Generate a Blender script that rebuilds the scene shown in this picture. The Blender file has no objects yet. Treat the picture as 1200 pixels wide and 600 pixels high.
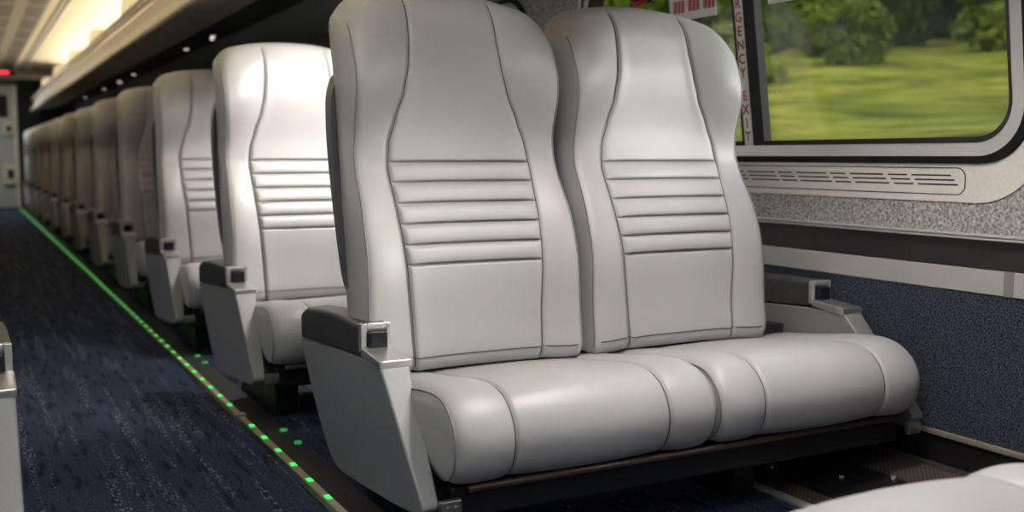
import bpy, bmesh, math, random
from mathutils import Vector, Matrix, noise
random.seed(7)
scn = bpy.context.scene
COL = scn.collection

# ------------------------------------------------------------------ camera, light, exposure
cam_data = bpy.data.cameras.new('camera')
cam = bpy.data.objects.new('camera', cam_data); COL.objects.link(cam)
cam.location = (0, 0, .92)
cam.rotation_euler = (math.radians(90 - 5.5296), 0, math.radians(-27.8303))
cam_data.sensor_width = 36; cam_data.lens = 36.257; cam_data.clip_start = .02; cam_data.clip_end = 400
cam_data.dof.use_dof = True; cam_data.dof.focus_distance = 2.5; cam_data.dof.aperture_fstop = 2.4
scn.camera = cam
scn.view_settings.view_transform = 'Standard'; scn.view_settings.look = 'None'
scn.view_settings.gamma = 1; scn.view_settings.exposure = 0.55
scn.view_settings.use_curve_mapping = False

world = bpy.data.worlds.new('sky_world'); scn.world = world; world.use_nodes = True
wn = world.node_tree.nodes; wl = world.node_tree.links
wn.clear()
w_out = wn.new('ShaderNodeOutputWorld'); w_bg = wn.new('ShaderNodeBackground')
w_sky = wn.new('ShaderNodeTexSky'); w_sky.sky_type = 'HOSEK_WILKIE'; w_sky.turbidity = 5
w_sky.sun_direction = Vector((.70, -.62, .35)).normalized()
w_mix = wn.new('ShaderNodeMix'); w_mix.data_type = 'RGBA'; w_mix.inputs[0].default_value = .75
wl.new(w_sky.outputs[0], w_mix.inputs[6]); w_mix.inputs[7].default_value = (.93, .97, 1.05, 1)
wl.new(w_mix.outputs[2], w_bg.inputs[0]); w_bg.inputs[1].default_value = 2.25
wl.new(w_bg.outputs[0], w_out.inputs[0])

sun_data = bpy.data.lights.new('sun', 'SUN'); sun_data.energy = 1.7; sun_data.angle = math.radians(12)
sun_data.color = (1, .95, .88)
sun = bpy.data.objects.new('sun', sun_data); COL.objects.link(sun)
SUN_DIR = Vector((-1.0, 1.0, -.37))             # the way the light travels
sun.rotation_euler = SUN_DIR.to_track_quat('-Z', 'Y').to_euler()

def area_lamp(name, loc, sx, sy, power, direction, color=(1, .96, .9), parent=None):
    d = bpy.data.lights.new(name, 'AREA'); d.shape = 'RECTANGLE'; d.size = sx; d.size_y = sy
    d.energy = power; d.color = color
    o = bpy.data.objects.new(name, d); COL.objects.link(o); o.location = loc
    o.rotation_euler = Vector(direction).to_track_quat('-Z', 'Y').to_euler()
    if parent: o.parent = parent
    return o

READ_POWER = 24; CEIL_FILL_POWER = 10
# ------------------------------------------------------------------ materials
def mat(name, color, rough=.5, metal=0, spec=.5, noise_amt=0, noise_scale=20, color2=None, bump=0, bump_scale=200, coat=0, sheen=0):
    m = bpy.data.materials.new(name); m.use_nodes = True
    nt = m.node_tree; n = nt.nodes; l = nt.links
    b = n['Principled BSDF']
    b.inputs['Base Color'].default_value = (*color, 1); b.inputs['Roughness'].default_value = rough
    b.inputs['Metallic'].default_value = metal; b.inputs['Specular IOR Level'].default_value = spec
    b.inputs['Coat Weight'].default_value = coat; b.inputs['Sheen Weight'].default_value = sheen
    tc = n.new('ShaderNodeTexCoord')
    if color2 is not None:
        t = n.new('ShaderNodeTexNoise'); t.inputs['Scale'].default_value = noise_scale; t.inputs['Detail'].default_value = 4
        l.new(tc.outputs['Object'], t.inputs['Vector'])
        r = n.new('ShaderNodeValToRGB'); r.color_ramp.elements[0].position = .5 - noise_amt; r.color_ramp.elements[1].position = .5 + noise_amt
        r.color_ramp.elements[0].color = (*color, 1); r.color_ramp.elements[1].color = (*color2, 1)
        l.new(t.outputs['Fac'], r.inputs[0]); l.new(r.outputs[0], b.inputs['Base Color'])
    if bump:
        t2 = n.new('ShaderNodeTexNoise'); t2.inputs['Scale'].default_value = bump_scale; t2.inputs['Detail'].default_value = 3
        l.new(tc.outputs['Object'], t2.inputs['Vector'])
        bp = n.new('ShaderNodeBump'); bp.inputs['Strength'].default_value = bump; bp.inputs['Distance'].default_value = .002
        l.new(t2.outputs['Fac'], bp.inputs['Height']); l.new(bp.outputs[0], b.inputs['Normal'])
    return m

def emit(name, color, strength):
    m = bpy.data.materials.new(name); m.use_nodes = True
    b = m.node_tree.nodes['Principled BSDF']
    b.inputs['Base Color'].default_value = (*color, 1)
    b.inputs['Emission Color'].default_value = (*color, 1); b.inputs['Emission Strength'].default_value = strength
    return m

M = {}
M['leather'] = mat('grey_leather', (.345, .342, .348), .40, spec=.5, noise_amt=.25, noise_scale=5, color2=(.375, .37, .374), bump=.12, bump_scale=420)
M['seam'] = mat('seam_thread', (.10, .10, .105), .7)
M['piping'] = mat('leather_piping', (.20, .20, .205), .5)
M['shell'] = mat('back_shell_plastic', (.10, .105, .115), .45)
M['armpanel'] = mat('arm_panel_plastic', (.20, .204, .212), .38, noise_amt=.2, noise_scale=300, color2=(.225, .23, .238), bump=.15, bump_scale=700)
M['armpad'] = mat('arm_pad_vinyl', (.028, .027, .028), .42, noise_amt=.18, noise_scale=45, color2=(.05, .048, .048), bump=.4, bump_scale=300)
M['silver'] = mat('brushed_silver', (.62, .61, .60), .3, metal=.85)
M['chrome'] = mat('bright_bezel', (.72, .72, .72), .25, metal=.7)
M['button'] = mat('black_button', (.012, .013, .016), .22)
M['blackmetal'] = mat('black_metal', (.006, .006, .0065), .4, noise_amt=.2, noise_scale=40, color2=(.011, .010, .010))
M['rail'] = mat('bronze_rail', (.12, .085, .075), .35, metal=.6)
M['steel'] = mat('worn_steel', (.35, .34, .32), .3, metal=.9)
M['rubber'] = mat('black_rubber', (.010, .010, .012), .6, spec=.25)
M['aluminium'] = mat('aluminium_trim', (.60, .60, .61), .32, metal=.55)
M['tan_alu'] = mat('tan_edge_trim', (.36, .31, .24), .4, metal=.5)
M['greystrip'] = mat('grey_wall_strip', (.37, .365, .355), .35)
M['greystrip_dark'] = mat('strip_joint_cover', (.20, .195, .18), .45)
M['blackband'] = mat('black_band', (.014, .013, .013), .55)
M['panel'] = mat('speckled_wall_panel', (.09, .089, .086), .7, noise_amt=.2, noise_scale=120, color2=(.52, .515, .50), bump=.3, bump_scale=300)
M['smoothpanel'] = mat('smooth_window_surround', (.58, .565, .54), .55, noise_amt=.3, noise_scale=150, color2=(.66, .645, .62))
M['slot'] = mat('vent_slot', (.02, .018, .017), .7)
M['wallpanel'] = mat('upper_wall_panel', (.52, .52, .52), .5)
M['cream'] = mat('cream_ceiling', (.66, .60, .46), .5)
M['rackgrey'] = mat('rack_underside', (.58, .53, .47), .5)
M['racklip'] = mat('rack_lip', (.68, .62, .52), .4)
M['darktrack'] = mat('dark_track', (.06, .05, .035), .5)
M['ribs'] = mat('rack_divider', (.45, .40, .30), .5)
M['white'] = mat('white_label', (.80, .78, .76), .5)
M['red'] = mat('red_print', (.42, .035, .04), .5)
M['pink'] = mat('pale_red_print', (.70, .33, .33), .5)
M['darkbulk'] = mat('dark_bulkhead', (.008, .008, .008), .8)
M['doorcream'] = mat('pale_door', (.42, .43, .38), .5)
M['led'] = emit('green_led', (.04, .70, .10), .85)
M['led_glint'] = emit('green_led_glint', (.02, .40, .08), .35)  # dim glow that imitates the LEDs reflected beside the strip
M['yellowstrip'] = mat('floor_strip_cover', (.30, .28, .16), .35)
M['redsign'] = emit('red_sign', (1, .03, .06), 2.0)
M['lamp'] = emit('reading_lamp_lens', (1, .93, .82), 1.6)
M['tube'] = emit('fluorescent_tube', (1, .90, .72), 32.0)
M['diff'] = emit('fill_diffuser', (1, .96, .9), 3.0)
M['added_curtain'] = mat('added_curtain_fabric', (.10, .11, .14), .9)
M['greenplastic'] = mat('green_bracket', (.03, .16, .07), .3)
M['bark'] = mat('bark', (.07, .05, .035), .9)

def leaf_mat(name, c1, c2):
    m = mat(name, c1, .9, spec=.05, noise_amt=.2, noise_scale=.7, color2=c2)
    return m
M['leaf_a'] = leaf_mat('leaves_mid', (.022, .042, .006), (.095, .13, .014))
M['leaf_b'] = leaf_mat('leaves_dark', (.008, .016, .004), (.04, .06, .009))
M['leaf_c'] = leaf_mat('leaves_light', (.05, .08, .010), (.16, .19, .02))

def perforated(name):
    m = mat(name, (.016, .015, .014), .4, metal=.3)
    nt = m.node_tree; n = nt.nodes; l = nt.links
    tc = n.new('ShaderNodeTexCoord'); mp = n.new('ShaderNodeMapping'); mp.inputs['Scale'].default_value = (95, 95, 95)
    mp.inputs['Rotation'].default_value = (0, 0, math.radians(45))
    l.new(tc.outputs['Object'], mp.inputs[0])
    v = n.new('ShaderNodeTexVoronoi'); v.inputs['Scale'].default_value = 1; v.inputs['Randomness'].default_value = 0
    v.voronoi_dimensions = '2D'
    l.new(mp.outputs[0], v.inputs['Vector'])
    r = n.new('ShaderNodeValToRGB'); r.color_ramp.elements[0].position = .28; r.color_ramp.elements[1].position = .34
    r.color_ramp.elements[0].color = (.001, .001, .001, 1); r.color_ramp.elements[1].color = (.12, .10, .08, 1)
    l.new(v.outputs['Distance'], r.inputs[0]); l.new(r.outputs[0], n['Principled BSDF'].inputs['Base Color'])
    return m
M['perf'] = perforated('perforated_metal')

def carpet_mat():
    m = mat('navy_carpet', (.02, .03, .06), .95, spec=.1)
    nt = m.node_tree; n = nt.nodes; l = nt.links; b = n['Principled BSDF']
    tc = n.new('ShaderNodeTexCoord')
    def nz(scale, sc, detail=2):
        mp = n.new('ShaderNodeMapping'); mp.inputs['Scale'].default_value = sc
        l.new(tc.outputs['Object'], mp.inputs[0])
        t = n.new('ShaderNodeTexNoise'); t.inputs['Scale'].default_value = scale; t.inputs['Detail'].default_value = detail
        l.new(mp.outputs[0], t.inputs['Vector']); return t.outputs['Fac']
    def ramp(src, p0, p1, c0, c1):
        r = n.new('ShaderNodeValToRGB'); r.color_ramp.elements[0].position = p0; r.color_ramp.elements[1].position = p1
        r.color_ramp.elements[0].color = (*c0, 1); r.color_ramp.elements[1].color = (*c1, 1)
        l.new(src, r.inputs[0]); return r.outputs[0]
    base = ramp(nz(1, (150, 150, 150)), .35, .65, (.012, .017, .036), (.042, .055, .095))
    lines = ramp(nz(1, (26, 1.2, 1), 1), .55, .62, (0, 0, 0), (1, 1, 1))         # lengthwise bands
    dash = ramp(nz(1, (150, 36, 1), 2), .54, .60, (0, 0, 0), (1, 1, 1))
    darkl = ramp(nz(1, (40, 6, 1), 3), .36, .46, (.25, .25, .25), (1, 1, 1))
    mu = n.new('ShaderNodeMix'); mu.data_type = 'RGBA'; mu.blend_type = 'MULTIPLY'; mu.inputs[0].default_value = 1
    l.new(lines, mu.inputs[6]); l.new(dash, mu.inputs[7])
    md = n.new('ShaderNodeMix'); md.data_type = 'RGBA'; md.blend_type = 'MULTIPLY'; md.inputs[0].default_value = .8
    l.new(base, md.inputs[6]); l.new(darkl, md.inputs[7])
    mx = n.new('ShaderNodeMix'); mx.data_type = 'RGBA'
    l.new(mu.outputs[2], mx.inputs[0]); l.new(md.outputs[2], mx.inputs[6]); mx.inputs[7].default_value = (.14, .155, .19, 1)
    l.new(mx.outputs[2], b.inputs['Base Color'])
    t2 = n.new('ShaderNodeTexNoise'); t2.inputs['Scale'].default_value = 260
    l.new(tc.outputs['Object'], t2.inputs['Vector'])
    bp = n.new('ShaderNodeBump'); bp.inputs['Strength'].default_value = .6; bp.inputs['Distance'].default_value = .004
    l.new(t2.outputs['Fac'], bp.inputs['Height']); l.new(bp.outputs[0], b.inputs['Normal'])
    return m
M['carpet'] = carpet_mat()
M['wallcarpet'] = mat('wall_carpet', (.008, .012, .024), .95, spec=.1, noise_amt=.14, noise_scale=230, color2=(.072, .082, .105), bump=.8, bump_scale=170)

def glass_mat():
    m = bpy.data.materials.new('window_glass'); m.use_nodes = True
    n = m.node_tree.nodes; l = m.node_tree.links; n.clear()
    o = n.new('ShaderNodeOutputMaterial'); mx = n.new('ShaderNodeMixShader'); t = n.new('ShaderNodeBsdfTransparent'); g = n.new('ShaderNodeBsdfGlossy')
    g.inputs['Roughness'].default_value = .02; t.inputs[0].default_value = (.93, .95, .93, 1); mx.inputs[0].default_value = .04
    l.new(t.outputs[0], mx.inputs[1]); l.new(g.outputs[0], mx.inputs[2]); l.new(mx.outputs[0], o.inputs[0])
    return m
M['glass'] = glass_mat()

def ceiling_grid_mat():
    m = mat('ceiling_grating', (.07, .065, .055), .6)
    nt = m.node_tree; n = nt.nodes; l = nt.links
    tc = n.new('ShaderNodeTexCoord'); br = n.new('ShaderNodeTexBrick')
    br.offset = 0; br.inputs['Scale'].default_value = 1
    br.inputs['Brick Width'].default_value = .28; br.inputs['Row Height'].default_value = 1.15; br.inputs['Mortar Size'].default_value = .06
    br.inputs['Color1'].default_value = (.10, .09, .075, 1); br.inputs['Color2'].default_value = (.13, .115, .095, 1); br.inputs['Mortar'].default_value = (.30, .27, .21, 1)
    l.new(tc.outputs['Object'], br.inputs['Vector']); l.new(br.outputs['Color'], n['Principled BSDF'].inputs['Base Color'])
    return m
M['grating'] = ceiling_grid_mat()

def grass_mat():
    m = mat('meadow_grass', (.2, .3, .05), .95, spec=.02)
    nt = m.node_tree; n = nt.nodes; l = nt.links; b = n['Principled BSDF']
    tc = n.new('ShaderNodeTexCoord')
    def nz(sc, detail=5):
        mp = n.new('ShaderNodeMapping'); mp.inputs['Scale'].default_value = sc
        l.new(tc.outputs['Object'], mp.inputs[0])
        t = n.new('ShaderNodeTexNoise'); t.inputs['Scale'].default_value = 1; t.inputs['Detail'].default_value = detail
        l.new(mp.outputs[0], t.inputs['Vector']); return t.outputs['Fac']
    r = n.new('ShaderNodeValToRGB'); e = r.color_ramp.elements
    e[0].position = .30; e[0].color = (.050, .065, .005, 1); e[1].position = .72; e[1].color = (.29, .25, .055, 1)
    x = e.new(.48); x.color = (.115, .128, .012, 1)
    x = e.new(.60); x.color = (.165, .17, .018, 1)
    l.new(nz((.9, .32, .9), 7), r.inputs[0])
    r2 = n.new('ShaderNodeValToRGB'); r2.color_ramp.elements[0].position = .3; r2.color_ramp.elements[0].color = (.30, .33, .25, 1); r2.color_ramp.elements[1].position = .6
    l.new(nz((4, 1.1, 4), 5), r2.inputs[0])
    mu = n.new('ShaderNodeMix'); mu.data_type = 'RGBA'; mu.blend_type = 'MULTIPLY'; mu.inputs[0].default_value = 1
    l.new(r.outputs[0], mu.inputs[6]); l.new(r2.outputs[0], mu.inputs[7]); l.new(mu.outputs[2], b.inputs['Base Color'])
    return m
M['grass'] = grass_mat()

# ------------------------------------------------------------------ helpers
class MB:
    def __init__(self): self.v = []; self.f = []
    def add(self, vs, fs):
        o = len(self.v); self.v += [tuple(p) for p in vs]; self.f += [tuple(i + o for i in f) for f in fs]; return self
    def box(self, a, b):
        (x0, y0, z0), (x1, y1, z1) = a, b
        return self.add([(x0, y0, z0), (x1, y0, z0), (x1, y1, z0), (x0, y1, z0), (x0, y0, z1), (x1, y0, z1), (x1, y1, z1), (x0, y1, z1)],
                        [(0, 3, 2, 1), (4, 5, 6, 7), (0, 1, 5, 4), (1, 2, 6, 5), (2, 3, 7, 6), (3, 0, 4, 7)])
    def tube(self, pts, r, n=8, closed=False):
        pts = [Vector(p) for p in pts]; k = len(pts); vs = []; fs = []
        up = None
        for i, p in enumerate(pts):
            t = (pts[(i + 1) % k] - pts[i - 1]) if closed else (pts[min(i + 1, k - 1)] - pts[max(i - 1, 0)])
            t.normalize()
            if up is None:
                up = Vector((0, 0, 1)) if abs(t.z) < .9 else Vector((1, 0, 0))
            s = t.cross(up); s.normalize(); up = s.cross(t); up.normalize()
            for j in range(n):
                a = 2 * math.pi * j / n
                vs.append(p + r * (math.cos(a) * s + math.sin(a) * up))
        for i in range(k if closed else k - 1):
            for j in range(n):
                a = i * n + j; b = i * n + (j + 1) % n; c = ((i + 1) % k) * n + (j + 1) % n; d = ((i + 1) % k) * n + j
                fs.append((a, b, c, d))
        if not closed:
            fs.append(tuple(range(n - 1, -1, -1))); fs.append(tuple((k - 1) * n + j for j in range(n)))
        return self.add(vs, fs)
    def prism_x(self, prof, x0, x1, inner=None):
        """profile in (y, z) extruded along x; inner = optional per point x1"""
        n = len(prof)
        vs = [(x0, y, z) for y, z in prof] + [((inner[i] if inner else x1), y, z) for i, (y, z) in enumerate(prof)]
        fs = [tuple(range(n)), tuple(range(2 * n - 1, n - 1, -1))] + [(i, n + i, n + (i + 1) % n, (i + 1) % n) for i in range(n)]
        return self.add(vs, fs)
    def prism_y(self, prof, y0, y1):
        n = len(prof)
        vs = [(x, y0, z) for x, z in prof] + [(x, y1, z) for x, z in prof]
        fs = [tuple(range(n)), tuple(range(2 * n - 1, n - 1, -1))] + [(i, n + i, n + (i + 1) % n, (i + 1) % n) for i in range(n)]
        return self.add(vs, fs)
    def build(self, name, m, parent=None, smooth=False, bevel=0, seg=2, loc=None):
        me = bpy.data.meshes.new(name); me.from_pydata([tuple(p) for p in self.v], [], self.f)
        bm = bmesh.new(); bm.from_mesh(me); bmesh.ops.recalc_face_normals(bm, faces=bm.faces); bm.to_mesh(me); bm.free()
        me.materials.append(m)
        o = bpy.data.objects.new(name, me); COL.objects.link(o)
        if parent: o.parent = parent
        if loc: o.location = loc
        if smooth:
            for p in me.polygons: p.use_smooth = True
        if bevel:
            b = o.modifiers.new('bevel', 'BEVEL'); b.width = bevel; b.segments = seg; b.limit_method = 'ANGLE'; b.angle_limit = math.radians(35)
            for p in me.polygons: p.use_smooth = True
            wn_ = o.modifiers.new('wn', 'WEIGHTED_NORMAL'); wn_.keep_sharp = False
        return o

def empty(name, loc, label=None, cat=None, group=None):
    o = bpy.data.objects.new(name, None); COL.objects.link(o); o.location = loc; o.empty_display_size = .1
    if label: tag(o, label, cat, group)
    return o
def tag(o, label=None, cat=None, group=None, kind=None):
    if label: o['label'] = label
    if cat: o['category'] = cat
    if group: o['group'] = group
    if kind: o['kind'] = kind
    return o
def struct(o): o['kind'] = 'structure'; return o
def kids(o): return [c for c in o.children]
def copy_tree(o, parent=None):
    c = o.copy(); COL.objects.link(c)
    if parent: c.parent = parent
    for ch in kids(o): copy_tree(ch, c)
    return c
def sstep(a, b, x):
    t = min(1, max(0, (x - a) / (b - a))); return t * t * (3 - 2 * t)
def bumpf(x, c, w): return math.exp(-((x - c) / w) ** 2)
def lerp_tab(tab, x):
    if x <= tab[0][0]: return tab[0][1]
    for (a, u), (b, v) in zip(tab, tab[1:]):
        if x <= b:
            t = (x - a) / (b - a); t = t * t * (3 - 2 * t) * .5 + t * .5
            return u + (v - u) * t
    return tab[-1][1]
def spline(pts, n=8, closed=True):
    out = []; k = len(pts)
    for i in range(k if closed else k - 1):
        p0, p1, p2, p3 = (pts[(i - 1) % k], pts[i], pts[(i + 1) % k], pts[(i + 2) % k]) if closed else \
            (pts[max(i - 1, 0)], pts[i], pts[i + 1], pts[min(i + 2, k - 1)])
        for j in range(n):
            t = j / n
            out.append(tuple(.5 * (2 * b + (c - a) * t + (2 * a - 5 * b + 4 * c - d) * t * t + (3 * b - a - 3 * c + d) * t ** 3)
                             for a, b, c, d in zip(p0, p1, p2, p3)))
    if not closed: out.append(tuple(pts[-1]))
    return out

# ------------------------------------------------------------------ setting: floor, walls, ceiling
XW = 2.36                   # lower part of the window wall
Y0, Y1 = -2.2, 20.6
XL = -1.47                  # left wall
fl = MB().box((XL, Y0, -.06), (1.90, Y1 + .1, 0)).build('floor', M['carpet']); struct(fl)
MB().box((1.90, Y0, -.06), (XW + .1, Y1, -.004)).build('under_floor', M['blackmetal'], fl)

def rrect(y0, y1, z0, z1, r, n=10):
    """rounded rectangle, starts at middle of lower edge, counter clockwise in (y,z); each side also cut in 4"""
    pts = []
    def arc(cy, cz, a0):
        for i in range(n + 1):
            a = a0 + math.pi / 2 * i / n; pts.append((cy + r * math.cos(a), cz + r * math.sin(a)))
    def side(p, q, k=4):
        for i in range(1, k): pts.append((p[0] + (q[0] - p[0]) * i / k, p[1] + (q[1] - p[1]) * i / k))
    arc(y1 - r, z0 + r, -math.pi / 2); side((y1, z0 + r), (y1, z1 - r))
    arc(y1 - r, z1 - r, 0); side((y1 - r, z1), (y0 + r, z1))
    arc(y0 + r, z1 - r, math.pi / 2); side((y0, z1 - r), (y0, z0 + r))
    arc(y0 + r, z0 + r, math.pi); side((y0 + r, z0), (y1 - r, z0))
    return pts
LEAN = .133
def wx(z): return XW - LEAN * max(0, z - .90)
def wp(y, z, d=0): return (wx(z) - d, y, z)       # d = distance in front of the leaning wall
def ring(mb, outer, inner, d0, d1, di=None, P=wp):
    """solid ring between two loops with the same count; front at d1, back at d0"""
    n = len(outer); di = d1 if di is None else di
    vs = [P(y, z, d1) for y, z in outer] + [P(y, z, di) for y, z in inner] + [P(y, z, d0) for y, z in outer] + [P(y, z, d0) for y, z in inner]
    fs = []
    for i in range(n):
        j = (i + 1) % n
        fs += [(i, j, n + j, n + i), (n + i, n + j, 3 * n + j, 3 * n + i), (2 * n + i, 3 * n + i, 3 * n + j, 2 * n + j), (i, 2 * n + i, 2 * n + j, j)]
    mb.add(vs, fs); return mb
def rect_like(pts, y0, y1, z0, z1):
    """project a loop outward on a rectangle, same count"""
    cy, cz = (y0 + y1) / 2, (z0 + z1) / 2; out = []
    hy, hz = (y1 - y0) / 2, (z1 - z0) / 2
    py = max(abs(p[0] - cy) for p in pts); pz = max(abs(p[1] - cz) for p in pts)
    for y, z in pts:
        u, v = (y - cy) / py, (z - cz) / pz; m = max(abs(u), abs(v)); out.append((cy + u / m * hy, cz + v / m * hz))
    return out

ZT = 1.78
WINDOWS = [(-.64, 1.26), (1.70, 3.66), (4.18, 6.14), (6.66, 8.62), (9.14, 11.1)]
def build_wall(side):
    def P(y, z, d=0):
        x, yy, zz = wp(y, z, d)
        return (x, yy, zz) if side == 'right' else (.89 - x, yy, zz)
    mb = MB()
    edges = []
    yb = Y0
    for i, (a, b) in enumerate(WINDOWS):
        nxt = (b + WINDOWS[i + 1][0]) / 2 if i + 1 < len(WINDOWS) else b + .26
        hole = rrect(a - .02, b + .02, .915, 1.63, .15)
        outer = rect_like(hole, yb, nxt, .90, ZT)
        ring(mb, outer, hole, -.06, 0, P=P); yb = nxt
    def quadbox(y0, y1, z0, z1, d0=-.06, d1=0):
        mb.add([P(y0, z0, d1), P(y1, z0, d1), P(y1, z1, d1), P(y0, z1, d1), P(y0, z0, d0), P(y1, z0, d0), P(y1, z1, d0), P(y0, z1, d0)],
               [(0, 1, 2, 3), (7, 6, 5, 4), (0, 4, 5, 1), (1, 5, 6, 2), (2, 6, 7, 3), (3, 7, 4, 0)])
    quadbox(yb, Y1, .90, ZT); quadbox(Y0, Y1, .715, .90)
    wall = mb.build('wall_' + side, M['panel']); struct(wall)
    def strip(name, z0, z1, d, m, y0=Y0, y1=Y1, bev=.003):
        b = MB(); b.add([P(y0, z0, d), P(y1, z0, d), P(y1, z1, d), P(y0, z1, d), P(y0, z0, -.06), P(y1, z0, -.06), P(y1, z1, -.06), P(y0, z1, -.06)],
               [(0, 1, 2, 3), (7, 6, 5, 4), (0, 4, 5, 1), (1, 5, 6, 2), (2, 6, 7, 3), (3, 7, 4, 0)])
        return b.build(name, m, wall, bevel=bev)
    strip('carpet_panel', .16, .558, 0, M['wallcarpet'], bev=0)
    strip('grey_strip', .558, .622, .004, M['greystrip'])
    strip('black_band', .622, .700, -.008, M['blackband'])
    strip('ledge_trim', .700, .7065, .012, M['aluminium']); strip('ledge_trim', .7085, .716, .010, M['aluminium'])
    strip('carpet_trim', .148, .163, .012, M['tan_alu'])
    strip('base_plinth', -.004, .150, .004, M['blackmetal'])
    if side == 'right':
        strip('strip_joint', .557, .623, .0055, M['greystrip_dark'], 1.715, 1.745)
    return wall
wall_r = build_wall('right')
wall_l = build_wall('left')

# smooth surround under and round the near window, with the vent grille
a, b = WINDOWS[1]
sur = MB()
so = rrect(a - .062, b + .062, .797, 1.70, .20); si = rrect(a - .035, b + .035, .90, 1.645, .16)
ring(sur, so, si, -.002, .004)
surround = sur.build('trim_1', M['smoothpanel'], smooth=False); struct(surround)
tag(surround, 'smooth pale panel around the window with a vent grille')
gr = MB(); ring(gr, rrect(1.872, 3.46, .815, .890, .028), rrect(1.875, 3.457, .818, .887, .025), .003, .0048)
gr.build('vent_outline', M['slot'], surround)
sl = MB()
for k, z in enumerate((.843, .8555, .868)):
    for y, w in ((1.908, .132), (2.056, .068), (2.142, .128), (2.288, .062), (2.366, .133), (2.516, .066), (2.598, .135), (2.75, .066), (2.832, .135), (2.985, .066), (3.07, .135)):
        y += (k - 1) * .012
        sl.add([wp(y, z - .0022, .0048), wp(y + w, z - .0022, .0048), wp(y + w, z + .0022, .0048), wp(y, z + .0022, .0048),
                wp(y, z - .0022, .002), wp(y + w, z - .0022, .002), wp(y + w, z + .0022, .002), wp(y, z + .0022, .002)],
               [(0, 1, 2, 3), (7, 6, 5, 4), (0, 4, 5, 1), (1, 5, 6, 2), (2, 6, 7, 3), (3, 7, 4, 0)])
sl.build('vent_grille', M['slot'], surround)

def make_window(idx, a, b, side='right', added_curtain=False, split=None):
    def P(y, z, d=0):
        x, yy, zz = wp(y, z, d)
        return (x, yy, zz) if side == 'right' else (.89 - x, yy, zz)
    L0 = rrect(a - .035, b + .035, .900, 1.645, .165)
    L1 = rrect(a - .015, b + .015, .920, 1.625, .145)
    L2 = rrect(a + .022, b - .022, .955, 1.590, .112)
    L3 = rrect(a + .036, b - .036, .971, 1.575, .098)
    root = ring(MB(), L1, L2, -.05, .012, P=P).build(f'window_{idx}', M['aluminium'], smooth=False); struct(root)
    ring(MB(), L0, L1, -.05, .010, .016, P=P).build('outer_gasket', M['rubber'], root)
    ring(MB(), L2, L3, -.05, .014, .006, P=P).build('inner_gasket', M['rubber'], root)
    g = MB(); n = len(L3)
    g.add([P(y, z, -.012) for y, z in L3] + [P(y, z, -.020) for y, z in L3],
          [tuple(range(n)), tuple(range(2 * n - 1, n - 1, -1))] + [(i, n + i, n + (i + 1) % n, (i + 1) % n) for i in range(n)])
    if not added_curtain: g.build('glass_pane', M['glass'], root)
    def bar(name, y0, y1, z0, z1, d0, d1, m):
        q = MB(); q.add([P(y0, z0, d1), P(y1, z0, d1), P(y1, z1, d1), P(y0, z1, d1), P(y0, z0, d0), P(y1, z0, d0), P(y1, z1, d0), P(y0, z1, d0)],
            [(0, 1, 2, 3), (7, 6, 5, 4), (0, 4, 5, 1), (1, 5, 6, 2), (2, 6, 7, 3), (3, 7, 4, 0)])
        return q.build(name, m, root)
    if split:
        bar('divider_gasket', split - .056, split - .002, .958, 1.585, -.02, .012, M['rubber'])
        bar('divider_gasket', split + .038, split + .052, .958, 1.585, -.04, .012, M['rubber'])
        bar('divider_bar', split - .002, split + .038, .956, 1.585, -.04, .0135, M['white'])
    if added_curtain:  # unseen curtains, added to keep the sun off the rows further back
        if added_curtain == 2: g.build('glass_pane', M['glass'], root); a += .75
        c = MB(); N = 160; vs = []; fs = []
        for i in range(N + 1):
            y = a + .02 + (b - a - .04) * i / N; d = .025 + .012 * math.sin(i * .9)
            vs += [P(y, .93, d), P(y, 1.63, d), P(y, .93, d - .006), P(y, 1.63, d - .006)]
        for i in range(N):
            o = i * 4; fs += [(o, o + 4, o + 5, o + 1), (o + 2, o + 3, o + 7, o + 6)]
        c.add(vs, fs); c.build('added_curtain', M['added_curtain'], root, smooth=True)
    return root
SPLIT = 2.70
w0 = make_window(2, *WINDOWS[0]); w1 = make_window(1, *WINDOWS[1], split=SPLIT)
tag(w1, 'wide window with black gaskets and a silver frame overlooking the green meadow')
for i, (a, b) in enumerate(WINDOWS[2:]): make_window(3 + i, a, b, added_curtain=2 if i == 0 else 1)
for i, (a, b) in enumerate(WINDOWS): make_window(6 + i, a, b, side='left', added_curtain=i > 2)

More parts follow.
